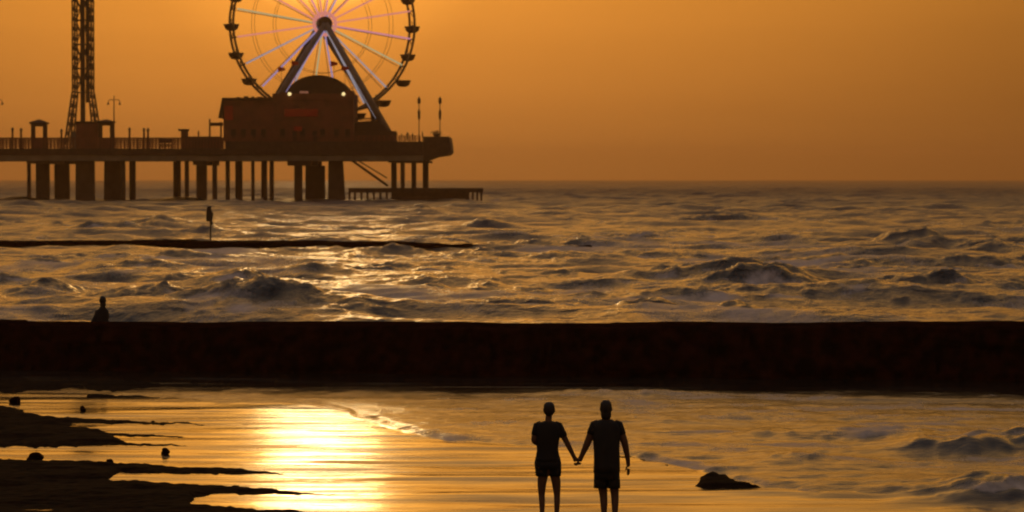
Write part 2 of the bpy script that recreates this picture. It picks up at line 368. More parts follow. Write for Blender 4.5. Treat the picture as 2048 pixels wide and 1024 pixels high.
def sea_material():
    m = bpy.data.materials.new('sea_water'); m.use_nodes = True; nt = m.node_tree; N = nt.nodes; L = nt.links
    b = N['Principled BSDF']
    def nd(t, **k):
        n = N.new(t)
        for a, v in k.items(): setattr(n, a, v)
        return n
    def mth(op, a, b_=None, c=None):
        n = nd('ShaderNodeMath', operation=op)
        for i, v in enumerate((a, b_, c)):
            if v is None: continue
            if isinstance(v, (int, float)): n.inputs[i].default_value = v
            else: L.new(v, n.inputs[i])
        return n.outputs[0]
    tc = nd('ShaderNodeTexCoord')
    def noise(sx_, sy_, sc, det=4, rough=.55, dist=0.0):
        mp = nd('ShaderNodeMapping'); mp.inputs['Scale'].default_value = (sx_, sy_, 1); L.new(tc.outputs['Object'], mp.inputs[0])
        n = nd('ShaderNodeTexNoise'); n.inputs['Scale'].default_value = sc; n.inputs['Detail'].default_value = det
        n.inputs['Roughness'].default_value = rough; n.inputs['Distortion'].default_value = dist
        L.new(mp.outputs[0], n.inputs['Vector']); return n.outputs[0]
    at = lambda s: nd('ShaderNodeAttribute', attribute_name=s).outputs['Fac']
    fo, fi, sw = at('foam'), at('film'), at('swash')
    sea = mth('SUBTRACT', 1.0, mth('ADD', fi, sw))
    # heights in metres
    h_sea = mth('ADD', mth('MULTIPLY', noise(.7, .5, 1.0, 6, .6, .4), .34), mth('MULTIPLY', noise(2.5, 1.6, 1.0, 3), .10))
    h_sw = mth('MULTIPLY', noise(1.6, 2.6, 1.4, 5, .6, .5), .022)
    h_fi = mth('ADD', mth('MULTIPLY', noise(.35, 2.2, 1.0, 4, .55, .3), .010), mth('MULTIPLY', noise(1.6, 6, 1.0, 3), .0025))
    h = mth('ADD', mth('MULTIPLY', h_sea, mth('MAXIMUM', sea, 0.0)), mth('ADD', mth('MULTIPLY', h_sw, sw), mth('MULTIPLY', h_fi, fi)))
    bp = nd('ShaderNodeBump'); bp.inputs['Distance'].default_value = 1.0; L.new(h, bp.inputs['Height']); L.new(bp.outputs[0], b.inputs['Normal'])
    fn = mth('ADD', mth('MULTIPLY', noise(3.0, .9, 1.6, 8, .7, .6), .62), mth('MULTIPLY', noise(1, .35, .6, 6, .65, .3), .38))
    fm = mth('MULTIPLY', mth('SUBTRACT', mth('ADD', fo, mth('MULTIPLY', fn, 1.1)), .86), 1.9)
    cl = nd('ShaderNodeClamp'); L.new(fm, cl.inputs[0]); fmask = mth('MULTIPLY', cl.outputs[0], .85)
    mixc = nd('ShaderNodeMix', data_type='RGBA'); L.new(fmask, mixc.inputs[0])
    mixc.inputs[6].default_value = (.012, .013, .008, 1); mixc.inputs[7].default_value = (.72, .62, .60, 1)
    mixd = nd('ShaderNodeMix', data_type='RGBA'); L.new(fi, mixd.inputs[0]); L.new(mixc.outputs[2], mixd.inputs[6]); mixd.inputs[7].default_value = (.03, .02, .012, 1)
    L.new(mixd.outputs[2], b.inputs['Base Color'])
    cdn = nd('ShaderNodeSeparateXYZ'); L.new(tc.outputs['Object'], cdn.inputs[0])
    far_ = nd('ShaderNodeMapRange'); L.new(cdn.outputs[1], far_.inputs[0]); far_.inputs[1].default_value = 120; far_.inputs[2].default_value = 900; far_.inputs[3].default_value = .15; far_.inputs[4].default_value = .45
    frr = nd('ShaderNodeMapRange'); L.new(noise(.22, 1.5, 1.0, 5, .6, .5), frr.inputs[0]); frr.inputs[1].default_value = .45; frr.inputs[2].default_value = .68; frr.inputs[3].default_value = .09; frr.inputs[4].default_value = .30
    fir = frr.outputs[0]
    ro = mth('ADD', mth('MULTIPLY', fmask, .4), mth('MULTIPLY', far_.outputs[0], mth('MAXIMUM', sea, 0.0)))
    ro = mth('ADD', ro, mth('ADD', mth('MULTIPLY', fi, fir), mth('MULTIPLY', sw, .16)))
    L.new(ro, b.inputs['Roughness']); b.inputs['IOR'].default_value = 1.333
    L.new(mth('SUBTRACT', .5, mth('MULTIPLY', fmask, .32)), b.inputs['Specular IOR Level'])
    return m
sea = grid_mesh('sea', XX, YY, Hs, sea_material(), dict(foam=foam, film=film, swash=swash)); sea['kind'] = 'structure'

# ---- beach: dark sand lying just under the film, ridges stand out of it
SAND_BARS = [   # (top row by column), (bottom row by column): dark sand out of the water
    ([(-500, 800), (0, 812), (60, 822), (100, 838), (200, 858), (262, 886)], [(-500, 905), (0, 898), (120, 898), (262, 892)], -500, 262),
    ([(60, 828), (140, 836), (300, 841), (500, 845)], [(60, 842), (140, 847), (300, 850), (500, 849)], 60, 510),
    ([(130, 862), (200, 861), (300, 868), (400, 873)], [(130, 872), (200, 872), (300, 876), (400, 877)], 130, 420),
    ([(200, 882), (260, 884), (420, 889)], [(200, 895), (260, 896), (420, 893)], 200, 430),
    ([(-500, 925), (0, 917), (150, 922), (300, 925), (420, 930), (500, 937), (640, 949)], [(-500, 1060), (0, 1060), (190, 1060), (215, 962), (235, 950), (350, 951), (500, 952), (640, 953)], -500, 645),
    ([(190, 950), (230, 962), (300, 964), (450, 967), (600, 980), (745, 986)], [(190, 1060), (360, 1060), (385, 1000), (430, 992), (600, 991), (745, 990)], 190, 750),
    ([(250, 985), (330, 1003), (560, 1022), (620, 1030)], [(250, 1100), (620, 1100)], 250, 620),
    ([(-500, 740), (0, 752), (300, 762), (500, 771)], [(-500, 790), (0, 786), (30, 790), (60, 780), (170, 778), (190, 786), (300, 782), (400, 780), (500, 774)], -500, 500),
    ([(170, 788), (300, 790), (420, 793)], [(170, 800), (260, 800), (420, 795)], 175, 420),
    ([(1390, 970), (1402, 954), (1425, 946), (1455, 953), (1490, 966), (1545, 981)], [(1393, 978), (1405, 983), (1440, 985), (1480, 986), (1530, 987)], 1390, 1540),
    ([(1090, 893), (1260, 909), (1395, 945)], [(1090, 895), (1260, 916), (1395, 953)], 1090, 1400),
]
def beach_height(X, Y):
    px, py = proj(X, Y, 0.0)
    m = np.zeros_like(X)
    jx = 5 * fbm(px / 40, py / 14, 3) + 3.4 * fbm(px / 9, py / 5, 3); 
    for top, bot, a, b_ in SAND_BARS:
        t = interp(px, top) + .9 * jx; b2 = interp(px, bot) + .9 * jx
        q = np.minimum(py - t, b2 - py)
        q = np.where((px < a) | (px > b_), -9, q)
        m = np.maximum(m, np.clip((q + 3.0) / 12, 0, 1))
    base = -.05 + m * (.100 + .055 * fbm(X / 1.1, Y / .5, 5) + .05 * fbm(X / 2.5, Y / 2.5, 3))
    base = base + .02 * m * ((px > 1385) & (px < 2300))
    back = sstep(36, 24, Y)                                   # dry beach climbs towards the camera
    left = sstep(-13, -30, X) * sstep(140, 60, Y)
    base = base + .9 * back + 1.2 * left + .03 * back * fbm(X / 1.5, Y / 1.5, 4)
    deep = sstep(80, 120, Y) * (1 - left)
    return base - 1.6 * deep
M['sand'] = material('wet_dark_sand', (.020, .009, .004), .9, (.007, .004, .002), 5.5, .05, spec=.03)
by = np.concatenate([np.linspace(-60, 28, 40), np.arange(28.3, 36, .3), np.arange(36, 77, .05), np.linspace(78, 140, 50)])
bx = np.concatenate([np.linspace(-90, -16.5, 40), np.arange(-16, 14, .05), np.linspace(14.5, 90, 40)])
BX, BY = np.meshgrid(bx, by)
beach = grid_mesh('beach', BX, BY, beach_height(BX, BY), M['sand']); beach['kind'] = 'structure'
gx = np.array([-9000, -90, 90, 9000.]); gy = np.array([-3000, -60, 130, 9000.])
GX, GY = np.meshgrid(gx, gy)
seabed = grid_mesh('seabed', GX, GY, GX * 0 - 2.2, M['sand']); seabed['kind'] = 'structure'

# stones lying in the film
def stone(px, py, w, h, label, seed):
    c = G(px, py, 0); rr = np.random.default_rng(seed); ph = rr.uniform(0, 6, 6)
    fn = lambda d: 1 + .16 * math.sin(3 * d.x + ph[0]) + .13 * math.sin(4 * d.y + ph[1]) + .12 * math.sin(5 * d.z + ph[2] + 2 * d.x)
    o = MB().ellipsoid((0, 0, 0), (w / 2, w / 2.4, h * .75), 16, 12, fn).build('beach_stone', M['stone'], None, True)
    o.location = (c.x, c.y, h * .3); tag(o, label, 'stone', 'stones scattered on the wet sand')
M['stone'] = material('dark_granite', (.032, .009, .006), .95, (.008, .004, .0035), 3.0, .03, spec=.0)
stone(166, 822, .12, .10, 'small dark stone in the golden film, farthest of the scattered stones', 1)
stone(331, 908, .15, .09, 'small dark stone alone in the bright water strip between two sand bars', 2)
stone(70, 921, .26, .12, 'dark stone half buried on the far edge of the lower sand bar', 3)
stone(219, 927, .11, .08, 'tiny dark stone on the crest of the lower sand bar', 4)
stone(30, 806, .22, .14, 'dark stone at the left end of the upper bright water strip', 5)

# ---- jetties of granite blocks
def jetty(name, x0, x1, front, width, top, label, dx=.08, block=1.3, zb=-.6, pxcap=None, n=60, rough=.12):
    xs = np.arange(x0, x1, dx); t = np.linspace(0, 1, n)
    Xg, T = np.meshgrid(xs, t)
    fy = front(Xg); tz = top(Xg)
    bi = np.floor(Xg / block + .37 * np.floor(T * 7)); hsh = _tab[(bi.astype(int)) & 255, (np.floor(T * 7).astype(int) * 7) & 255]
    bi0 = np.floor(Xg / (block * 1.9)).astype(int); ht = _tab[bi0 & 255, 40] - .5
    tz = tz + rough * .32 * ht + .05 * rough * vnoise(Xg * 3, T * 0)
    s1, s2 = .38, .72
    yy = np.where(T < s1, fy + .45 * width * .25 * (T / s1), np.where(T < s2, fy + .12 * width + (T - s1) / (s2 - s1) * width * .8, fy + .92 * width + (T - s2) / (1 - s2) * width * .4))
    zz = np.where(T < s1, zb + (tz - zb) * (T / s1) ** .9, np.where(T < s2, tz, tz + (zb - tz) * (T - s2) / (1 - s2)))
    fr = np.abs((Xg / block + .37 * np.floor(T * 7)) % 1 - .5) * 2; gro = sstep(.9, 1.0, fr)
    ontop = (T > s1 - .02) & (T < s2)
    disp = rough * (hsh - .5) * 1.6 + rough * .8 * fbm(Xg * 1.4, T * 14, 4) - gro * rough * .8
    yy = yy - np.where(T < s1, disp, 0) - np.where(ontop, 0, 0)
    zz = zz + np.where(ontop, .25 * disp * np.clip((s2 - T) * 12, 0, 1) * np.clip((T - s1) * 8, 0, 1), 0)
    # close the two ends
    zz[:, 0] = zb; zz[:, -1] = zb
    o = grid_mesh(name, Xg, yy, zz, M['stone']); tag(o, label, 'jetty'); return o
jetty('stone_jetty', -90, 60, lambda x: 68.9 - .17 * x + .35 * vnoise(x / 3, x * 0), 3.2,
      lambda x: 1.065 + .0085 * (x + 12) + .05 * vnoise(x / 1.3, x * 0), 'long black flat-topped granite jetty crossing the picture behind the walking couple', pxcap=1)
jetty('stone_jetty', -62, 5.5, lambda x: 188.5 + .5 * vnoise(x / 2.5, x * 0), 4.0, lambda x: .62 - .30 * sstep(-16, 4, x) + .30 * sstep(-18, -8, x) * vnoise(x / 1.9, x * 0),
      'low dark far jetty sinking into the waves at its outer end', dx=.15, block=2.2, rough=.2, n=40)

# ================================================================ THE PIER
YP = 569.0
pm = FPX / YP
def X_(px, Yd=YP): return P(px, 300, Yd).x
def Z_(py, Yd=YP): return P(1024, py, Yd).z
pier = empty('pleasure_pier', P(400, 322, YP + 13), 'long concrete pleasure pier on tall piles running out over the sea under the wheel', 'pier')
# deck: girder line below, slab above, solid raised end
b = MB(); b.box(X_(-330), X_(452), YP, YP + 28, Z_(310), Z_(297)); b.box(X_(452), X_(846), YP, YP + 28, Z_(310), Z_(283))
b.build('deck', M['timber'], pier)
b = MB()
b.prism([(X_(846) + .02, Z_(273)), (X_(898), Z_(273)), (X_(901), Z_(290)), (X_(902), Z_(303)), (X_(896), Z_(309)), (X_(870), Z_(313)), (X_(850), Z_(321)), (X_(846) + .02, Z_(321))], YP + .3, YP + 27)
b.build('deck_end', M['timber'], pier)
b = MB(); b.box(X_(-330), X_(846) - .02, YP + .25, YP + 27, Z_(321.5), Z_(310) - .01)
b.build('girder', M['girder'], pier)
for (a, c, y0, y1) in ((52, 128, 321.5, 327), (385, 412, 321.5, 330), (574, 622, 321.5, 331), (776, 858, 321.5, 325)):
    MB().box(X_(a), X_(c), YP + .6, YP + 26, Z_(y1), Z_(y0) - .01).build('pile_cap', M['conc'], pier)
PILES = [(50, 58), (65, 91), (103, 127), (147, 184), (201, 234), (238, 248), (258, 265), (344, 353), (365, 374), (388, 407),
         (423, 432), (446, 455), (469, 478), (499, 506), (522, 529), (537, 546), (587, 601), (606, 645), (655, 684), (781, 791), (800, 808), (821, 831), (843, 855)]
for i, (a, c) in enumerate(PILES):
    w = (c - a) / pm; xm = (X_(a) + X_(c)) / 2; yb = YP + 1.2 + (i * 7 % 5) * 1.3
    zt = Z_(321.5) - .02 if not (385 < a < 412 or 574 < a < 622 or 50 <= a < 128 or a > 776) else Z_({0: 327, 1: 330, 2: 331, 3: 325}[0 if a < 200 else 1 if a < 500 else 2 if a < 700 else 3]) - .02
    lean = 0
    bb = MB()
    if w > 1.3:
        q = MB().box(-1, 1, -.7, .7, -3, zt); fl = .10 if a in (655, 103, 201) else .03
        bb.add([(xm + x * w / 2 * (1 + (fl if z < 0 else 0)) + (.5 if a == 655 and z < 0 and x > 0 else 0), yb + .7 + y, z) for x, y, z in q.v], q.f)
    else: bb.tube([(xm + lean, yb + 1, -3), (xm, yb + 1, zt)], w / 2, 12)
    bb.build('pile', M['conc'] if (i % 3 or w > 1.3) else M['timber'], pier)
# thin second row of piles deeper under the deck
for px in (58, 112, 160, 212, 228, 262, 350, 396, 428, 474, 526, 592, 615, 640, 664, 786, 806, 850):
    x = P(px, 300, YP + 22).x
    MB().tube([(x, YP + 22, -3), (x, YP + 22, Z_(321.5) - .02)], .38, 10).build('pile', M['timber'], pier)
# railings
def railing(pxa, pxb, pyb, pyt, Yd, step=1.2, rr=.06, nbars=4, pr=.10):
    b = MB(); xa, xb, zb, zt = X_(pxa, Yd), X_(pxb, Yd), Z_(pyb, Yd), Z_(pyt, Yd)
    n = max(1, int((xb - xa) / step))
    for i in range(n + 1):
        x = xa + (xb - xa) * i / n; b.box(x - pr, x + pr, Yd - pr, Yd + pr, zb, zt - rr * 2)
    for k in range(nbars):
        z = zt - (zt - zb) * k / nbars; b.box(xa - .1, xb + .1, Yd - rr - .004, Yd + rr + .004, z - rr * 2, z)
    b.build('railing', M['redwall'], pier)
railing(-330, 452, 297, 275, YP + .3, .62, .09, 5, .11)
railing(-330, 452, 297, 277, YP + 27, .9, .08, 5, .1)
railing(452, 840, 283, 271, YP + .3, 1.0, .06, 4)
# stairs under the deck down to the dock
b = MB()
for Yd in (YP + 3.0, YP + 5.2): b.tube([P(704, 321, Yd), P(776, 372, Yd)], .24, 6)
for k in range(18):
    t = (k + .5) / 18; c = P(704 + 72 * t, 321 + 51 * t, YP + 3.0); b.box(c.x - .2, c.x + .2, YP + 3.1, YP + 5.1, c.z - .05, c.z + .05)
b.build('stairs', M['timber'], pier)
MB().tube([P(716, 321, YP + 3.0), P(774, 356, YP + 3.0)], .12, 6).build('handrail', M['timber'], pier)

dock = empty('boat_dock', P(830, 378, YP - 4), 'low dark timber landing dock on short piles beneath the end of the pier', 'dock')
YD = YP - 5
MB().box(X_(697, YD), X_(966, YD), YD, YD + 5, Z_(385, YD), Z_(376, YD)).build('deck', M['timber'], dock)
MB().box(X_(782, YD), X_(938, YD), YD + .5, YD + 4.5, -.8, Z_(385, YD) - .01).build('skirting', M['timber'], dock)
for px in (697, 708, 721, 733, 746, 759, 772, 944, 953, 961):
    x = X_(px + 1.5, YD); MB().box(x - .2, x + .2, YD + .3, YD + .7, -3, Z_(385, YD) - .01).build('pile', M['timber'], dock)

# ---- main building
def wx(px, y=YP + 2): return X_(px, y)
def wz(py, y=YP + 2): return Z_(py, y)
hall = empty('pier_hall', P(570, 283, YP + 8), 'dark two-part hall with a rounded dome roof standing on the pier before the wheel', 'building')
YB = YP + 2
MB().box(wx(447), wx(707), YB, YB + 16, wz(283), wz(200)).build('wall', M['redwall'], hall)
b = MB().prism([(wx(437), wz(236)), (wx(447) - .02, wz(236)), (wx(447) - .02, wz(200)), (wx(545) - .02, wz(200)), (wx(545) - .02, wz(195)), (wx(445), wz(195.5))], YB - .6, YB + 16.5)
rf = b.build('roof', M['roof'], hall)
for px, w, h in ((485, 8, 3.5), (500, 5, 3), (512, 9, 2.5), (470, 6, 2)):
    MB().box(wx(px), wx(px + w), YB + 3, YB + 5, wz(195) + .01, wz(195 - h)).build('roof_vent', M['roof'], rf)
MB().box(wx(545), wx(708), YB - .15, YB + 15.8, wz(200) + .01, wz(187)).build('parapet', M['redwall'], hall)
MB().box(wx(692), wx(705), YB - .1, YB + 8, wz(187) + .01, wz(181)).build('parapet', M['redwall'], hall)
MB().box(wx(560), wx(583), YB - .1, YB + 8, wz(187) + .01, wz(184)).build('parapet', M['redwall'], hall)
pts = []
cx, cz = wx(636), wz(196)
for k in range(33):
    a = math.pi * k / 32; pts.append((cx - math.cos(a) * 6.2 * (1 if True else 1), cz + math.sin(a) ** .9 * (wz(150) - cz)))
b = MB().prism(pts, YB + .3, YB + 13); b.build('dome_roof', M['roof'], hall)
MB().box(wx(600), wx(617), YB - .35, YB - .16, wz(186.5), wz(182.5)).build('lit_sign', M['sign_lit'], hall)
for px in (579, 687):
    c = P(px, 188, YB - .7)
    o = MB().ellipsoid(c, (.34, .3, .34), 12, 8).build('wall_lamp', M['lamp'], hall, True)
    MB().tube([(c.x, c.y + .25, c.z + .2), (c.x, YB - .14, c.z + .5)], .06, 6).build('bracket', M['steel'], o)
MB().box(wx(569), wx(636), YB - .25, YB - .02, wz(233), wz(218)).build('sign_panel', M['redpaint'], hall)
MB().box(wx(588), wx(604), YB - .25, YB - .02, wz(262), wz(253)).build('sign_panel', M['redpaint'], hall)
MB().box(wx(449), wx(466), YB - .25, YB - .02, wz(240), wz(212)).build('sign_panel', M['redpaint'], hall)
for px in (462, 482, 502, 522, 560, 600, 640, 668, 690):
    f = MB().box(wx(px), wx(px + 10), YB - .1, YB - .01, wz(276), wz(258)).build('window', M['timber'], hall)
    MB().box(wx(px + 1), wx(px + 9), YB - .13, YB - .11, wz(275), wz(259)).build('pane', M['glass'], f)
for px in (585, 625): MB().box(wx(px), wx(px + 9), YB - .1, YB - .01, wz(282.5), wz(262)).build('door', M['roof'], hall)

porch = empty('porch_frame', P(430, 275, YP + 4), 'open post and beam porch frame at the left end of the hall', 'porch')
YQ = YP + 3
for px in (419.5, 442): MB().box(X_(px - 1.6, YQ), X_(px + 1.6, YQ), YQ, YQ + .3, Z_(296, YQ), Z_(238 if px < 430 else 244, YQ)).build('post', M['timber'], porch)
MB().box(X_(421.3, YQ), X_(446, YQ), YQ + .05, YQ + .25, Z_(252, YQ), Z_(245, YQ)).build('beam', M['timber'], porch)
MB().box(X_(410, YQ), X_(446, YQ), YQ - .3, YQ - .05, Z_(296, YQ), Z_(276, YQ)).build('low_wall', M['redwall'], porch)

station = empty('ride_station', P(735, 270, YP + 6), 'dark low boarding station between the hall and the foot of the wheel leg', 'station')
YS = YP + 5
MB().box(X_(708, YS) + .05, X_(790, YS), YS, YS + 9, Z_(283, YS), Z_(262, YS)).build('platform', M['timber'], station)
MB().prism([(X_(708, YS) + .05, Z_(262, YS) + .01), (X_(778, YS), Z_(262, YS) + .01), (X_(765, YS), Z_(249, YS)), (X_(745, YS), Z_(242, YS)), (X_(708, YS) + .05, Z_(244, YS))], YS + .3, YS + 7).build('canopy', M['roof'], station)
b = MB()
for px in range(712, 748, 4): b.box(X_(px, YS) - .08, X_(px, YS) + .08, YS + .4, YS + .6, Z_(243, YS), Z_(236, YS))
b.box(X_(711, YS), X_(746, YS), YS + .35, YS + .65, Z_(237.5, YS), Z_(235.5, YS)); b.build('railing', M['timber'], station)

# ---- ferris wheel
WC = P(645, 49, YP + 17); WR = 183 / (FPX / (YP + 17)); YAW = R(14)
wheel = empty('ferris_wheel', (WC.x, WC.y, Z_(283)), 'big ferris wheel with pink and pale blue lit spokes rising over the pier', 'ferris wheel')
def wp(ang, r, off=0.0):     # point on the wheel: angle, radius, offset along the axle
    lx = r * math.cos(ang); return Vector((WC.x + lx * math.cos(YAW) - off * math.sin(YAW), WC.y + lx * math.sin(YAW) + off * math.cos(YAW), WC.z + r * math.sin(ang)))
for off in (-2.4, 2.4):
    MB().tube([wp(2 * math.pi * k / 96, WR, off) for k in range(96)], .25, 6, closed=True).build('rim', M['rimpaint'], wheel, True)
    MB().tube([wp(2 * math.pi * k / 72, WR * .765, off * .8) for k in range(72)], .045, 5, closed=True).build('inner_ring', M['steel'], wheel, True)
    MB().tube([wp(2 * math.pi * k / 72, WR * .53, off * .7) for k in range(72)], .045, 5, closed=True).build('inner_ring', M['steel'], wheel, True)
for k in range(20):
    a = 2 * math.pi * (k + .25) / 20; MB().tube([wp(a, WR, -2.4), wp(a + .1, WR, 2.4)], .1, 5).build('rim_brace', M['steel'], wheel)
for k in range(20):
    a = R(9 + 18 * k); deg = (9 + 18 * k) % 360
    mt = M['led_pink'] if deg < 200 else (M['led_blue'] if 205 < deg < 330 else M['led_pink'])
    if deg in (81, 117, 351): mt = M['led_mag']
    if deg in (171, 261, 333): mt = M['led_green']
    if deg in (225, 279, 63): mt = M['led_violet']
    for off in (-2.3, 2.3):
        MB().tube([wp(a, 1.3, off * .45), wp(a, WR * .965, off)], .17 if off < 0 else .07, 6).build('spoke', mt if off < 0 else M['whitesteel'], wheel)
    b = MB().tube([wp(a, WR * .99, -2.9), wp(a, WR * 1.0, 2.9)], .16, 6); b.build('spreader', M['steel'], wheel)
MB().tube([wp(0, 0, -3.2), wp(0, 0, -2.0), wp(0, 0, 2.0), wp(0, 0, 3.2)], [1.45, 1.5, 1.5, 1.45], 28).build('hub', M['steel'], wheel)
MB().tube([wp(2 * math.pi * k / 40, 2.2, -2.6) for k in range(40)], .34, 6, closed=True).build('hub_light_ring', M['led_pink'], wheel)
for k in range(20):
    a = R(18 * k); piv = wp(a, WR, 0); c = piv + Vector((0, 0, -.35))
    if -80 < ((18 * k + 180) % 360 - 180) < -30: c += Vector((1.6, 0, -.1))
    g = MB().lathe(c, [(.5, -1.15), (1.0, -.98), (1.32, -.6), (1.46, -.15), (1.58, -.02), (1.58, .18), (1.35, .18), (1.2, .0)], 18).build('gondola', M['bowl'], wheel, True)
    MB().tube([c + Vector((0, 0, -.6)), piv + Vector((0, 0, .9))], .07, 6).build('mast', M['steel'], g)
    MB().tube([wp(a, WR, -2.4), piv, wp(a, WR, 2.4)], .1, 5).build('hanger', M['steel'], g)
for off, Yo in ((-4.2, -1), (4.2, 1)):
    hub = wp(0, 0, off * .8)
    fl = P(497, 290, YP + 17 + off * 1.6); fr_ = P(790, 290, YP + 17 + off * 1.6)
    for ft, sx2 in ((fl, -1), (fr_, 1)):
        lg = MB().tube([hub, ft], [(.62, .62), (.85, .85)], 10).build('leg', M['whitesteel'] if off < 0 else M['steel'], wheel, True)
        if off < 0:
            d = (ft - hub).normalized(); side = Vector((-sx2, 0, 0)) * .72 + Vector((0, -.25, 0))
            t0, t1 = (.06, .62) if sx2 < 0 else (.06, .78)
            MB().tube([hub + (ft - hub) * t0 + side, hub + (ft - hub) * t1 + side], .13, 6).build('led_strip', M['led_violet'] if sx2 < 0 else M['led_blue'], lg)
b = MB(); b.tube([P(742, 205, YP + 12), P(752, 284, YP + 12)], .45, 8); b.build('strut', M['steel'], wheel)
MB().tube([P(640, 232, YP + 14), P(706, 222, YP + 14), P(748, 210, YP + 14)], .28, 6).build('tie_beam', M['steel'], wheel)
MB().box(X_(736, YP + 12), X_(758, YP + 12), YP + 11.5, YP + 14, Z_(216, YP + 12), Z_(203, YP + 12)).build('gusset', M['steel'], wheel)

# ---- red pennants on thin poles over the hall
for px, py, dx_, lab in ((563, 139, -1, 'red pennant on a thin pole left of the dome, lowest of the left two'), (590, 127, -1, 'red pennant on a thin pole crossing the left leg of the wheel'),
                         (668, 128, 1, 'red pennant on a thin pole over the right side of the dome'), (690, 137, 1, 'red pennant on a thin pole against the right leg of the wheel')):
    t = P(px, py - 4, YB + 6); fp = empty('flag_pole', (t.x, t.y, wz(187)), lab, 'flag', 'red pennants over the hall roof')
    MB().tube([(t.x, t.y, wz(200)), (t.x, t.y, t.z + .2)], .035, 6).build('pole', M['steel'], fp)
    b = MB(); n = 6
    for i in range(n):
        x0 = t.x - .7 + 1.4 * i / n; x1 = t.x - .7 + 1.4 * (i + 1) / n; h0 = .55 - .3 * i / n; h1 = .55 - .3 * (i + 1) / n
        z = t.z - .35; y0 = t.y + .1 * math.sin(i * 1.3); y1 = t.y + .1 * math.sin((i + 1) * 1.3)
        b.add([(x0, y0, z - h0), (x1, y1, z - h1), (x1, y1, z + h1), (x0, y0, z + h0), (x0, y0 + .03, z - h0), (x1, y1 + .03, z - h1), (x1, y1 + .03, z + h1), (x0, y0 + .03, z + h0)],
              [(0, 1, 2, 3), (7, 6, 5, 4), (0, 4, 5, 1), (3, 2, 6, 7)])
    b.build('flag', M['redcloth'], fp)

# ---- tower
YT = YP + 12
tower = empty('tower_ride', P(167, 290, YT), 'tall dark lattice tower ride with splayed feet rising out of the top of the picture', 'tower')
zt = 72.0; zs = Z_(185, YT); zd = Z_(296, YT)
xl, xc0, xc1, xr = X_(150.5, YT), X_(162, YT), X_(174, YT), X_(183.5, YT)
def lattice(pts0, pts1, r=.16, bays=10, name='lattice_leg', wdt=.45):
    """a slim four-chord lattice column from pts0 up to pts1"""
    a = Vector(pts0); c = Vector(pts1); b = MB(); offs = [(-wdt, -wdt), (wdt, -wdt), (wdt, wdt), (-wdt, wdt)]
    for o in offs: b.tube([a + Vector((o[0], o[1], 0)), c + Vector((o[0], o[1], 0))], r, 5)
    for k in range(bays):
        for j in range(4):
            o, q = offs[j], offs[(j + 1) % 4]
            p0 = a.lerp(c, k / bays) + Vector((o[0], o[1], 0)); p1 = a.lerp(c, (k + 1) / bays) + Vector((q[0], q[1], 0)); b.tube([p0, p1], r * .55, 4)
            p2 = a.lerp(c, k / bays) + Vector((q[0], q[1], 0)); b.tube([p0, p2], r * .55, 4)
    return b.build(name, M['steel'], tower)
for yo in (-1.8, 1.8):
    for x in (xl, xr): lattice((x, YT + yo, zs), (x, YT + yo, zt), .13, 26, 'corner_column', .22)
    lattice((X_(137, YT), YT + yo * 2.2, zd), (xl, YT + yo, zs), .14, 6, 'splayed_leg', .3)
    lattice((X_(197, YT), YT + yo * 2.2, zd), (xr, YT + yo, zs), .14, 6, 'splayed_leg', .3)
MB().box(xc0, X_(170.5, YT), YT - .5, YT + .5, zd, zt).build('centre_column', M['steel'], tower)
MB().tube([(X_(174.6, YT), YT + .4, zs - 2), (X_(174.6, YT), YT + .4, zt)], .3, 8).build('cable_duct', M['steel'], tower)
b = MB(); k = 0; z = zs
while z < zt - 2:
    for yo in (-1.8, 1.8):
        b.tube([(xl, YT + yo, z), (xr, YT + yo, z)], .09, 4)
        b.tube([(xl, YT + yo, z), (xc0, YT + yo * .3, z + 2.4)], .11, 4); b.tube([(xc0, YT + yo * .3, z + 2.4), (xl, YT + yo, z + 4.8)], .11, 4)
        b.tube([(xr, YT + yo, z + .8), (X_(170.5, YT), YT + yo * .3, z + 3.2)], .13, 4); b.tube([(X_(170.5, YT), YT + yo * .3, z + 3.2), (xr, YT + yo, z + 5.6)], .13, 4)
    z += 4.8
b.build('cross_bracing', M['steel'], tower)
MB().box(xl - .3, xr + .3, YT - 2.3, YT + 2.3, zt, zt + 1).build('top_cap', M['steel'], tower)

# ---- tower base shed + kiosks
def kiosk(px0, px1, pyb, pyroof, pypeak, Yd, lab, wide=1):
    c = P((px0 + px1) / 2, pyb, Yd); k = empty('ticket_kiosk', c, lab, 'kiosk', 'small roofed kiosks on the pier')
    xa, xb = X_(px0, Yd), X_(px1, Yd); zb, zr, zp = Z_(pyb, Yd), Z_(pyroof, Yd), Z_(pypeak, Yd)
    d = (xb - xa)
    for x in (xa + .3, xb - .3):
        for y in (Yd + .2, Yd + d - .2): MB().box(x - .22, x + .22, y - .15, y + .15, zb, zr).build('post', M['timber'], k)
    zc = zb + (zr - zb) * .42
    MB().box(xa + .53, xb - .53, Yd + .1, Yd + d - .1, zb, zc).build('counter', M['redwall'], k)
    MB().box(xa + .53, xb - .53, Yd + .1, Yd + .3, zr - .5, zr - .01).build('fascia', M['timber'], k)
    xm = (xa + xb) / 2
    v = [(xa - .2, Yd - .3, zr), (xb + .2, Yd - .3, zr), (xb + .2, Yd + d + .3, zr), (xa - .2, Yd + d + .3, zr)]
    v2 = [(x, y, z + .35) for x, y, z in v]; ap = (xm, Yd + d / 2, zp)
    MB().add(v + v2 + [ap], [(3, 2, 1, 0), (0, 1, 5, 4), (1, 2, 6, 5), (2, 3, 7, 6), (3, 0, 4, 7), (4, 5, 8), (5, 6, 8), (6, 7, 8), (7, 4, 8)]).build('roof', M['roof'], k)
    return k
kiosk(61, 91, 297, 248, 238, YP + 3, 'open kiosk with a hipped roof and a see-through window, left of the tower')
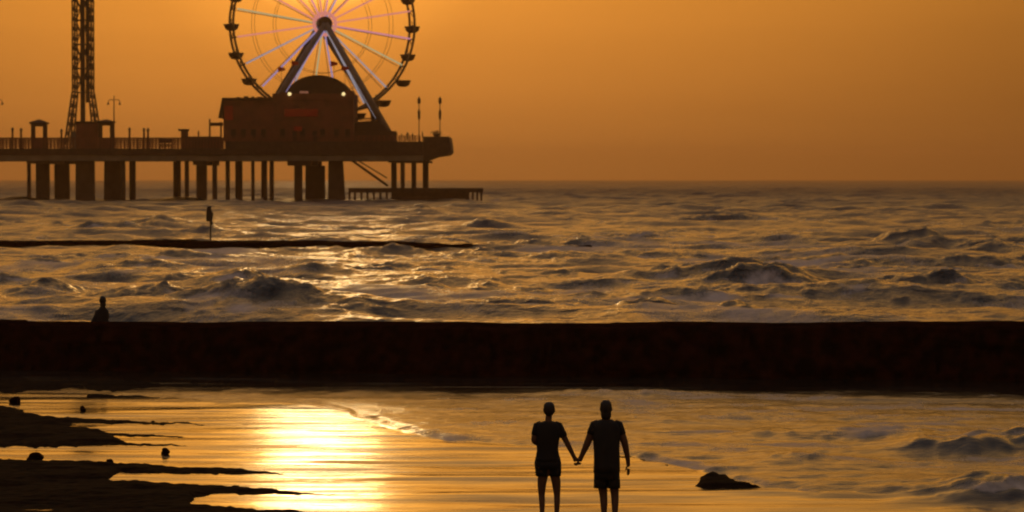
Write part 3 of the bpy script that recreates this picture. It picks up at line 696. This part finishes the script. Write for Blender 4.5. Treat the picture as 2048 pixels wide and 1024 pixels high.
kiosk(196, 225, 297, 246, 238, YP + 5, 'kiosk with a hipped roof close against the tower shed')
shed = empty('tower_shed', P(185, 297, YP + 7), 'dark boxy shed at the foot of the tower', 'shed')
MB().box(X_(152, YP + 6.5), X_(195, YP + 6.5), YP + 6.5, YP + 11, Z_(297, YP + 6.5), Z_(246, YP + 6.5)).build('wall', M['redwall'], shed)
MB().box(X_(150.5, YP + 6.5), X_(195.6, YP + 6.5), YP + 6.2, YP + 11.2, Z_(246, YP + 6.5) + .01, Z_(242.5, YP + 6.5)).build('roof', M['roof'], shed)
MB().box(X_(143, YP + 6.5), X_(151.5, YP + 6.5), YP + 6.6, YP + 8, Z_(297, YP + 6.5), Z_(262, YP + 6.5)).build('annex', M['girder'], shed)

booth = empty('snack_booth', P(387, 297, YP + 4), 'small dark booth with a flat overhanging roof midway along the deck', 'booth')
YK = YP + 4
MB().box(X_(362, YK), X_(374, YK), YK, YK + 2.4, Z_(297, YK), Z_(262, YK)).build('wall', M['redwall'], booth)
MB().box(X_(357, YK), X_(375.5, YK), YK - .4, YK + 2.8, Z_(262, YK) + .01, Z_(258, YK)).build('roof', M['roof'], booth)
YL = YP + 2
lw = empty('game_stall', P(400, 297, YL), 'long low dark stall between the booth and the hall', 'stall')
MB().box(X_(366, YL), X_(440, YL), YL, YL + 1.8, Z_(297, YL), Z_(274.5, YL)).build('counter', M['timber'], lw)
MB().box(X_(364, YL), X_(442, YL), YL - .2, YL + 2, Z_(274.5, YL) + .01, Z_(273, YL)).build('top', M['roof'], lw)
MB().tube([P(397, 273, YL + .8), P(397, 262, YL + .8)], .15, 6).build('post', M['timber'], lw)
bench = empty('deck_bench', P(330, 297, YP + 3), 'low slatted bench with a backrest beside the railing gap', 'bench')
MB().box(X_(318, YP + 3), X_(345, YP + 3), YP + 3, YP + 3.2, Z_(286, YP + 3), Z_(277, YP + 3)).build('backrest', M['timber'], bench)
MB().box(X_(318, YP + 3), X_(345, YP + 3), YP + 2.3, YP + 2.98, Z_(292, YP + 3), Z_(290, YP + 3)).build('seat', M['timber'], bench)
for px in (320, 342): MB().box(X_(px, YP + 3), X_(px + 2, YP + 3), YP + 2.4, YP + 2.9, Z_(297, YP + 3), Z_(292, YP + 3) - .01).build('leg', M['steel'], bench)

# ---- lamp posts
def lamp_post(px, pyt, lab):
    Yd = YP + 8; c = P(px, 297, Yd); o = empty('lamp_post', c, lab, 'lamp post', 'tall lamp posts with two curved arms')
    t = P(px, pyt, Yd); a = P(px, pyt + 9, Yd)
    MB().tube([c, t], [.16, .09], 8).build('pole', M['steel'], o)
    for s in (-1, 1):
        ar = MB().tube([a, a + Vector((s * .6, 0, .1)), a + Vector((s * 1.05, 0, -.05)), a + Vector((s * 1.15, 0, -.45))], .07, 6).build('arm', M['steel'], o)
        MB().lathe(a + Vector((s * 1.15, 0, -.95)), [(.22, 0), (.2, .25), (.08, .5)], 10).build('lamp_head', M['steel'], ar)
    return o
lamp_post(228, 191, 'tall double-armed lamp post just right of the tower shed')
lamp_post(-7, 191, 'double-armed lamp post cut by the left edge, only one arm showing')
for px, py, lab in ((25, 255, 'short deck post, leftmost on the railing'), (42, 256, 'short deck post left of the open kiosk'), (123, 258, 'short deck post just left of the tower foot'),
                    (259, 255, 'short deck post first to the right of the lamp post'), (288, 256, 'left one of two short deck posts standing close together'), (296, 256, 'right one of two short deck posts standing close together')):
    Yd = YP + 1.5; c = P(px, 297, Yd); o = empty('deck_post', c, lab, 'post', 'short posts along the deck railing')
    MB().tube([c, P(px, py + 6, Yd)], .2, 8).build('shaft', M['timber'], o)
    MB().lathe(P(px, py + 6, Yd), [(.2, 0), (.27, .05), (.27, .35), (.1, .6)], 8).build('cap', M['steel'], o)
for px, lab in ((838, 'tall thin light mast with two fixtures near the pier end, left of the pair'), (880, 'tall thin light mast with two fixtures at the very pier end')):
    Yd = YP + 6; c = P(px, 284 if px < 850 else 273, Yd); o = empty('light_mast', c, lab, 'mast', 'thin light masts at the pier end')
    MB().tube([c, P(px, 193, Yd)], .09, 6).build('pole', M['steel'], o)
    MB().lathe(P(px, 208, Yd), [(.1, 0), (.32, .15), (.32, 1.0), (.1, 1.3)], 8).build('fixture', M['bowl'], o)
    MB().lathe(P(px, 240, Yd), [(.1, 0), (.24, .3), (.28, 1.6), (.1, 2.2)], 8).build('fixture', M['bowl'], o)
tub = empty('planter', P(873, 273, YP + 4), 'small dark planter on the raised pier end by the mast', 'planter')
MB().lathe(P(873, 273, YP + 4) + Vector((0, 0, .0)), [(.5, 0), (.75, .5), (.6, .55)], 10).build('tub', M['timber'], tub)
fb = MB()
for i in range(60):
    c = P(873, 267, YP + 4) + Vector((random.gauss(0, .5), random.gauss(0, .3), random.gauss(0, .22))); d = Vector((random.uniform(-.2, .2), random.uniform(-.1, .1), random.uniform(-.2, .2)))
    fb.add([c, c + Vector((.2, 0, .1)), c + d + Vector((.05, .05, .25))], [(0, 1, 2)])
fb.build('foliage', material('planter_leaves', (.04, .05, .02), .8), tub)

# ---- warning sign on the far jetty
Yg = 190.8
sign = empty('warning_sign', P(422, 484, Yg), 'narrow dark sign board on a thin post at the far jetty', 'sign')
MB().tube([P(421, 487, Yg), P(421, 412, Yg)], .055, 8).build('post', M['steel'], sign)
MB().prism([((P(px, py, Yg)).x, (P(px, py, Yg)).z) for px, py in ((414, 416), (416, 412.5), (420, 412.5), (422, 417), (423.5, 423), (427, 425), (426.5, 431), (425, 443), (413, 443), (412.5, 425))], Yg - .12, Yg - .06).build('board', M['board'], sign)
MB().prism([((P(px, py, Yg)).x, (P(px, py, Yg)).z) for px, py in ((421.5, 443.5), (426, 443.5), (426.5, 450), (422.5, 450))], Yg - .14, Yg - .08).build('lower_plate', M['board'], sign)

# ================================================================ PEOPLE
def skin_mesh(joints, edges, root, levels=2):
    me = bpy.data.meshes.new('tmp'); names = list(joints); idx = {n: i for i, n in enumerate(names)}
    me.from_pydata([joints[n][0] for n in names], [(idx[a], idx[b_]) for a, b_ in edges], [])
    o = bpy.data.objects.new('tmp', me); COL.objects.link(o)
    md = o.modifiers.new('s', 'SKIN'); md.use_smooth_shade = True; md.branch_smoothing = .6
    for n in names:
        sv = me.skin_vertices[0].data[idx[n]]; r = joints[n][1]; sv.radius = r if isinstance(r, tuple) else (r, r); sv.use_root = (n == root)
    ss = o.modifiers.new('u', 'SUBSURF'); ss.levels = levels; ss.render_levels = levels
    dg = bpy.context.evaluated_depsgraph_get(); ev = o.evaluated_get(dg); em = ev.to_mesh()
    vs = [tuple(v.co) for v in em.vertices]; fs = [tuple(p.vertices) for p in em.polygons]; ev.to_mesh_clear()
    bpy.data.objects.remove(o); bpy.data.meshes.remove(me)
    return vs, fs
def add_head(b, c, rx, rz, yaw=0.0):
    """skull with brow, nose, mouth, chin and ears, facing +Y"""
    def fn(d):
        k = 1.0
        k += .20 * max(0, 1 - ((d.x / .16) ** 2 + ((d.z + .12) / .22) ** 2)) * (d.y > 0)
        k -= .06 * max(0, 1 - (((abs(d.x) - .36) / .2) ** 2 + ((d.z - .05) / .14) ** 2)) * (d.y > 0)
        k += .05 * max(0, 1 - ((d.x / .3) ** 2 + ((d.z + .5) / .09) ** 2)) * (d.y > 0)
        k -= .14 * max(0, -d.z - .3) * (abs(d.x))
        return k
    b.ellipsoid(c, (rx, rx * 1.22, rz), 32, 26, fn)
    for s in (-1, 1):
        b.ellipsoid((c[0] + s * rx * 1.02, c[1] - .005, c[2] - rz * .08), (.012, .02, .032), 10, 8)
        b.ellipsoid((c[0] + s * rx * .38, c[1] + rx * 1.05, c[2] + rz * .04), (.012, .010, .009), 8, 6)
    b.tube([(c[0] - .022, c[1] + rx * 1.0, c[2] - rz * .5), (c[0], c[1] + rx * 1.12, c[2] - rz * .48), (c[0] + .022, c[1] + rx * 1.0, c[2] - rz * .5)], [.004, .007, .004], 6)
def add_fingers(b, palm, d, side, curl, n_out, L=.075):
    """four unequal bent fingers + thumb. palm: end of the palm, d: hand direction, side: across the palm, n_out: palm normal"""
    d = d.normalized(); side = side.normalized(); n_out = n_out.normalized()
    for i, (o, l) in enumerate(((-.030, .88), (-.010, 1.0), (.010, .95), (.029, .76))):
        p = palm + side * o; seg = L * l / 3; pts = [p - d * .02, p]; a = 0
        for k in range(3):
            a += curl * (1 + .08 * i); pts.append(pts[-1] + (d * math.cos(a) + n_out * math.sin(a)) * seg)
        b.tube(pts, [.0098, .0100, .0095, .0085, .007], 8)
    p = palm - d * .055 - side * .032
    b.tube([p, p - side * .022 + d * .02 + n_out * .008, p - side * .026 + d * .045 + n_out * .02, p - side * .018 + d * .066 + n_out * .028], [.012, .0105, .0095, .007], 8)
def loft(b, rings, n=20):
    """rings: (cx, cy, z, rx, ry)"""
    vs = []; fs = []
    for cx, cy, z, rx, ry in rings:
        for j in range(n):
            a = 2 * math.pi * j / n; f = 1 + .022 * math.sin(5 * a + z * 9) + .016 * math.sin(9 * a - z * 31) + .014 * math.sin(2 * a + z * 23)
            ca, sa = math.cos(a), math.sin(a)
            vs.append((cx + rx * f * math.copysign(abs(ca) ** .85, ca), cy + ry * f * math.copysign(abs(sa) ** .85, sa), z))
    for i in range(len(rings) - 1):
        for j in range(n):
            j2 = (j + 1) % n; fs.append((i * n + j, i * n + j2, (i + 1) * n + j2, (i + 1) * n + j))
    fs += [tuple(range(n - 1, -1, -1)), tuple((len(rings) - 1) * n + j for j in range(n))]
    b.add(vs, fs)
def place(o, loc, s=1.0):
    o.location = loc; o.scale = (s, s, s)

PYF = 1047.0
base = G(1160, PYF, 0.0); ppm = FPX / base.y          # pixels per metre at the couple
def L3(px, py, y=0.0): return Vector(((px - 1160) / ppm, y, (PYF - py) / ppm))

def couple_member(name, who):
    if who == 'man':
        cx = 1212; cxm = (cx - 1160) / ppm
        J = dict(pelvis=(L3(1213, 938), (.135, .105)), belly=(L3(1213, 905), (.135, .115)), chest=(L3(1213, 868), (.15, .11)), neckb=(L3(1212, 842, -.01), (.075, .07)), neck=(L3(1212, 832), (.062, .062)), headb=(L3(1212, 822, .01), .06),
                 shl=(L3(1189, 850), .066), ell=(L3(1174.5, 887, .01), .052), wrl=(L3(1162, 915, .03), .034), hal=(L3(1158, 924, .035), (.044, .044)),
                 shr=(L3(1237, 850), .066), elr=(L3(1250, 887, .0), .052), wrr=(L3(1256, 919, .03), .034), har=(L3(1257.3, 935, .035), (.036, .026)),
                 hil=(L3(1203, 952), .092), knl=(L3(1207, 990, .02), .058), cal=(L3(1208, 1006, -.005), .055), anl=(L3(1208, 1038, -.02), .034), tol=(L3(1206, 1043, .11), (.036, .022)),
                 hir=(L3(1226, 952), .092), knr=(L3(1230, 990, .0), .058), cal2=(L3(1230, 1006, -.02), .055), anr=(L3(1230, 1038, -.05), .034), tor=(L3(1233, 1043, .09), (.036, .022)))
    else:
        J = dict(pelvis=(L3(1095, 932), (.145, .11)), belly=(L3(1095, 903), (.115, .09)), chest=(L3(1095, 868), (.125, .095)), neckb=(L3(1096, 844, -.01), (.06, .055)), neck=(L3(1097, 835), (.046, .048)), headb=(L3(1098, 826, .01), .048),
                 shl=(L3(1074, 852), .05), ell=(L3(1067, 882, -.03), .046), wrl=(L3(1080, 892, .19), .024), hal=(L3(1088, 890, .26), (.026, .018)),
                 shr=(L3(1117, 852), .05), elr=(L3(1134, 886, .01), .042), wrr=(L3(1148, 914, .03), .029), har=(L3(1153, 923.5, .035), (.040, .042)),
                 hil=(L3(1084, 945), .088), knl=(L3(1083, 990, .01), .047), cal=(L3(1084, 1004, -.01), .045), anl=(L3(1084, 1038, -.03), .029), tol=(L3(1082, 1043, .08), (.031, .02)),
                 hir=(L3(1111, 945), .088), knr=(L3(1114, 990, .02), .047), cal2=(L3(1114, 1004, .0), .045), anr=(L3(1113, 1038, -.01), .029), tor=(L3(1115, 1043, .1), (.031, .02)))
    E = [('pelvis', 'belly'), ('belly', 'chest'), ('chest', 'neckb'), ('neckb', 'neck'), ('neck', 'headb'), ('chest', 'shl'), ('shl', 'ell'), ('ell', 'wrl'), ('wrl', 'hal'),
         ('chest', 'shr'), ('shr', 'elr'), ('elr', 'wrr'), ('wrr', 'har'), ('pelvis', 'hil'), ('hil', 'knl'), ('knl', 'cal'), ('cal', 'anl'), ('anl', 'tol'),
         ('pelvis', 'hir'), ('hir', 'knr'), ('knr', 'cal2'), ('cal2', 'anr'), ('anr', 'tor')]
    vs, fs = skin_mesh(J, E, 'pelvis')
    b = MB(); b.add(vs, fs)
    hc = L3(1212, 816, .012) if who == 'man' else L3(1098, 818.5, .012)
    hr = (.074, .108) if who == 'man' else (.070, .098)
    add_head(b, hc, *hr)
    # hands: the two inner hands clasp each other
    if who == 'man':
        add_fingers(b, L3(1156, 928, .035), Vector((-.35, -.1, -1)), Vector((0, 1, 0)), .75, Vector((-1, 0, .1)), .07)
        add_fingers(b, L3(1257.3, 941, .035), Vector((0, .05, -1)), Vector((.35, -1, 0)), .07, Vector((-.4, .6, 0)), .072)
    else:
        add_fingers(b, L3(1155, 927, .03), Vector((.35, .1, -1)), Vector((0, -1, 0)), .75, Vector((1, 0, .1)), .062)
        add_fingers(b, L3(1092, 889, .32), Vector((.5, 1, 0)), Vector((0, 0, 1)), .5, Vector((1, -.3, 0)), .065)
    root = empty('person', (base.x + (L3(1212 if who == 'man' else 1095, PYF)).x, base.y, .0), None, None)
    def put(bb, nm, mt, par=root):
        me = bb.build(nm, mt, None, True); me.location = (0, 0, 0)
        for v in me.data.vertices: v.co.x += base.x; v.co.y += base.y; v.co.z += 0.004
        me.parent = par
        me.matrix_parent_inverse = Matrix.Translation(-Vector(root.location)) if par is root else Matrix.Identity(4)
        return me
    body = put(b, 'body', M['skin'])
    h = MB()
    def hf(d): return (1.0 + .02 * math.sin(9 * d.x + 5 * d.z)) / (abs(d.x) ** 2.6 + abs(d.y) ** 2.6 + abs(d.z) ** 2.6) ** (1 / 2.6) * .97
    if who == 'man':
        h.ellipsoid((hc.x, hc.y - .016, hc.z + .008), (.083, .099, .108), 24, 18, hf)
        h.ellipsoid((hc.x, hc.y - .05, hc.z - .075), (.074, .054, .085), 18, 12, hf)
    else:
        h.ellipsoid((hc.x, hc.y - .018, hc.z + .010), (.080, .094, .097), 24, 18, hf)
        h.ellipsoid((hc.x, hc.y - .052, hc.z - .03), (.056, .045, .062), 18, 12, hf)
    hh = put(h, 'hair', M['hair'])
    # shirt
    s = MB()
    if who == 'man':
        R_ = [(1212, 839, .085, .085), (1212, 843, .14, .10), (1212, 847, .185, .115), (1213, 856, .195, .13), (1213, 872, .188, .14), (1213, 890, .178, .145), (1213, 910, .174, .148), (1213.5, 930, .178, .15), (1213.5, 944, .184, .152)]
    else:
        R_ = [(1096.5, 842, .07, .07), (1096, 845, .12, .09), (1096, 849, .165, .105), (1096, 858, .175, .115), (1095.5, 872, .165, .13), (1095, 886, .152, .12), (1094.5, 900, .147, .115), (1095, 915, .163, .13), (1095, 922, .176, .14)]
    loft(s, [(L3(a, 0).x, -.005, (PYF - y) / ppm, rx, ry) for a, y, rx, ry in R_][::-1], 28)
    def J_(k): return Vector(J[k][0])
    for k_, (a, c) in enumerate((('shl', 'ell'), ('shr', 'elr'))):
        p, q = J_(a), J_(c); tl = .62 if who == 'woman' else .5
        r0 = .064 if who == 'man' else .057; inw = Vector((.055 if k_ else -.055, 0, .0))
        s.tube([p - inw + Vector((0, 0, .03)), p + Vector((0, 0, .004)), p.lerp(q, tl * .5), p.lerp(q, tl)], [r0 * .8, r0, r0 * .98, r0 * .94], 16)
    put(s, 'shirt', M['shirt_b'] if who == 'man' else M['shirt_a'])
    # shorts
    t = MB()
    if who == 'man':
        loft(t, [(L3(1213.5, 0).x, -.005, (PYF - y) / ppm, rx, ry) for y, rx, ry in ((958, .168, .135), (945, .175, .142), (932, .17, .14))], 24)
        for cxp, cx2, yo in ((1202, 1201, .01), (1226, 1227.5, -.005)):
            loft(t, [(L3(a, 0).x, yo, (PYF - y) / ppm, rx, ry) for a, y, rx, ry in ((cx2, 976, .092, .108), (cx2, 966, .09, .108), (cxp, 954, .094, .118), (cxp, 944, .09, .12))], 20)
    else:
        loft(t, [(L3(1095, 0).x, -.005, (PYF - y) / ppm, rx, ry) for y, rx, ry in ((936, .178, .13), (926, .184, .138), (914, .165, .128))], 24)
        for cxp, cx2, yo in ((1083, 1083.5, .005), (1108, 1109.5, .01)):
            loft(t, [(L3(a, 0).x, yo, (PYF - y) / ppm, rx, ry) for a, y, rx, ry in ((cx2, 952, .083, .098), (cx2, 943, .09, .105), (cxp, 932, .098, .122), (cxp, 924, .09, .12))], 20)
    put(t, 'shorts', M['shorts_b'] if who == 'man' else M['shorts_a'])
    return root
woman = couple_member('person', 'woman')
tag(woman, 'shorter person of the couple, in short shorts and tee, one elbow bent outward', 'person', 'couple walking hand in hand')
man = couple_member('person', 'man')
tag(man, 'taller broad-shouldered person of the couple in long loose shorts', 'person', 'couple walking hand in hand')

# ---- person sitting on the near jetty
def sitter():
    Yd = 74.4; s0 = P(199, 651, Yd); k = FPX / Yd
    def q(px, py, y=0.0): return Vector(((px - 199) / k, y, (651 - py) / k))
    J = dict(pelvis=(q(200, 650), (.15, .12)), belly=(q(201, 638, .02), (.13, .10)), chest=(q(204, 626, .04), (.13, .10)), neckb=(q(205, 616, .05), .06), headb=(q(205, 609, .07), .05),
             shl=(q(194, 623, .04), .055), ell=(q(188, 638, .08), .042), wrl=(q(184, 649, .12), .03), hal=(q(182, 651, .16), (.03, .018)),
             shr=(q(213, 623, .04), .052), elr=(q(214, 637, .1), .04), wrr=(q(209, 642, .24), .028), har=(q(206, 643, .30), (.03, .018)),
             hil=(q(195, 651, .06), .09), knl=(q(190, 649, .42), .062), anl=(q(190, 682, .50), .04), tol=(q(190, 687, .60), (.035, .022)),
             hir=(q(206, 651, .06), .09), knr=(q(208, 648, .42), .062), anr=(q(208, 680, .52), .04), tor=(q(208, 685, .62), (.035, .022)))
    E = [('pelvis', 'belly'), ('belly', 'chest'), ('chest', 'neckb'), ('neckb', 'headb'), ('chest', 'shl'), ('shl', 'ell'), ('ell', 'wrl'), ('wrl', 'hal'), ('chest', 'shr'), ('shr', 'elr'), ('elr', 'wrr'), ('wrr', 'har'),
         ('pelvis', 'hil'), ('hil', 'knl'), ('knl', 'anl'), ('anl', 'tol'), ('pelvis', 'hir'), ('hir', 'knr'), ('knr', 'anr'), ('anr', 'tor')]
    b = MB(); b.add(*skin_mesh(J, E, 'pelvis'))
    hc = q(205, 602, .075); add_head(b, hc, .078, .112)
    add_fingers(b, q(181, 652, .18), Vector((-.2, 1, -.1)), Vector((1, 0, 0)), .1, Vector((0, 0, -1)), .07)
    add_fingers(b, q(205, 643, .33), Vector((0, 1, -.2)), Vector((-1, 0, 0)), .3, Vector((0, 0, -1)), .07)
    root = empty('person', s0, 'person sitting alone on the near jetty, facing the sea', 'person')
    def put(bb, nm, mt):
        o = bb.build(nm, mt, None, True); o.parent = root; return o
    put(b, 'body', M['skin'])
    h = MB(); h.ellipsoid((hc.x, hc.y - .02, hc.z + .02), (.088, .10, .11), 20, 14); h.ellipsoid((hc.x + .01, hc.y - .05, hc.z - .09), (.075, .05, .10), 16, 10); put(h, 'hair', M['hair'])
    s = MB(); loft(s, [(q(a, 0).x, y_, (651 - y) / k, rx, ry) for a, y, rx, ry, y_ in ((198, 652, .27, .21, .02), (199, 643, .225, .18, .02), (201.5, 633, .19, .16, .03), (204, 623, .165, .14, .04), (205, 617, .095, .09, .05), (205, 613, .06, .06, .055))], 24)
    s.tube([q(196, 622, .04), q(191, 636, .07), q(186, 648, .11)], [.07, .07, .06], 14); s.tube([q(212, 623, .04), q(213, 637, .1)], [.065, .062], 14)
    put(s, 'loose_shirt', M['wrap'])
    g = MB(); g.tube([q(196, 650, .02), q(190, 648, .44)], [.11, .085], 14); g.tube([q(206, 650, .02), q(208, 647, .44)], [.11, .085], 14); put(g, 'trousers', M['shorts_a'])
sitter()

# ---- small figures at the pier end
def tiny_person():
    J = dict(pelvis=((0, 0, .92), (.16, .12)), chest=((0, 0, 1.3), (.17, .12)), neck=((0, 0, 1.5), .06), head=((0, .01, 1.6), .09), top=((0, .01, 1.68), .08),
             shl=((-.2, 0, 1.4), .06), ell=((-.26, .02, 1.12), .045), hal=((-.24, .12, .9), .035), shr=((.2, 0, 1.4), .06), elr=((.27, .05, 1.14), .045), har=((.18, .22, 1.05), .035),
             hil=((-.09, 0, .85), .1), knl=((-.1, .02, .48), .07), anl=((-.1, 0, .06), .05), hir=((.09, 0, .85), .1), knr=((.11, .02, .48), .07), anr=((.12, 0, .06), .05))
    E = [('pelvis', 'chest'), ('chest', 'neck'), ('neck', 'head'), ('head', 'top'), ('chest', 'shl'), ('shl', 'ell'), ('ell', 'hal'), ('chest', 'shr'), ('shr', 'elr'), ('elr', 'har'), ('pelvis', 'hil'), ('hil', 'knl'), ('knl', 'anl'), ('pelvis', 'hir'), ('hir', 'knr'), ('knr', 'anr')]
    b = MB(); b.add(*skin_mesh(J, E, 'pelvis', 1))
    return b.build('person', M['shirt_a'], None, True)
tp = None
for px, s, lab in ((792, 1.25, 'tiny figure at the pier end railing nearest the wheel foot'), (803, 1.0, 'tiny figure second from the wheel foot at the pier railing'), (815, 1.15, 'tiny figure midway along the pier end railing'),
                   (825, 1.05, 'tiny figure just left of the left light mast'), (845, 1.2, 'tiny figure just right of the left light mast')):
    o = tp if tp is None else tp.copy()
    if tp is None: o = tp = tiny_person()
    else: COL.objects.link(o)
    c = P(px, 283, YP + 2.5); o.location = (c.x, c.y, Z_(283)); o.rotation_euler = (0, 0, random.uniform(-2, 2)); o.scale = (s * .95, s * .95, s); tag(o, lab, 'person', 'people at the pier end railing')

# ================================================================ HAZE
hz = MB().box(-2600, 2600, -120, 7800, -3.4, 76).build('haze', bpy.data.materials.new('haze'))
m = hz.data.materials[0]; m.use_nodes = True; nt = m.node_tree; nt.nodes.remove(nt.nodes['Principled BSDF'])
pv = nt.nodes.new('ShaderNodeVolumePrincipled'); pv.inputs['Color'].default_value = (.97, .66, .38, 1); pv.inputs['Density'].default_value = .00018
pv.inputs['Anisotropy'].default_value = .75
nt.links.new(pv.outputs[0], nt.nodes['Material Output'].inputs['Volume'])
m.cycles.homogeneous_volume = True
hz['kind'] = 'stuff'
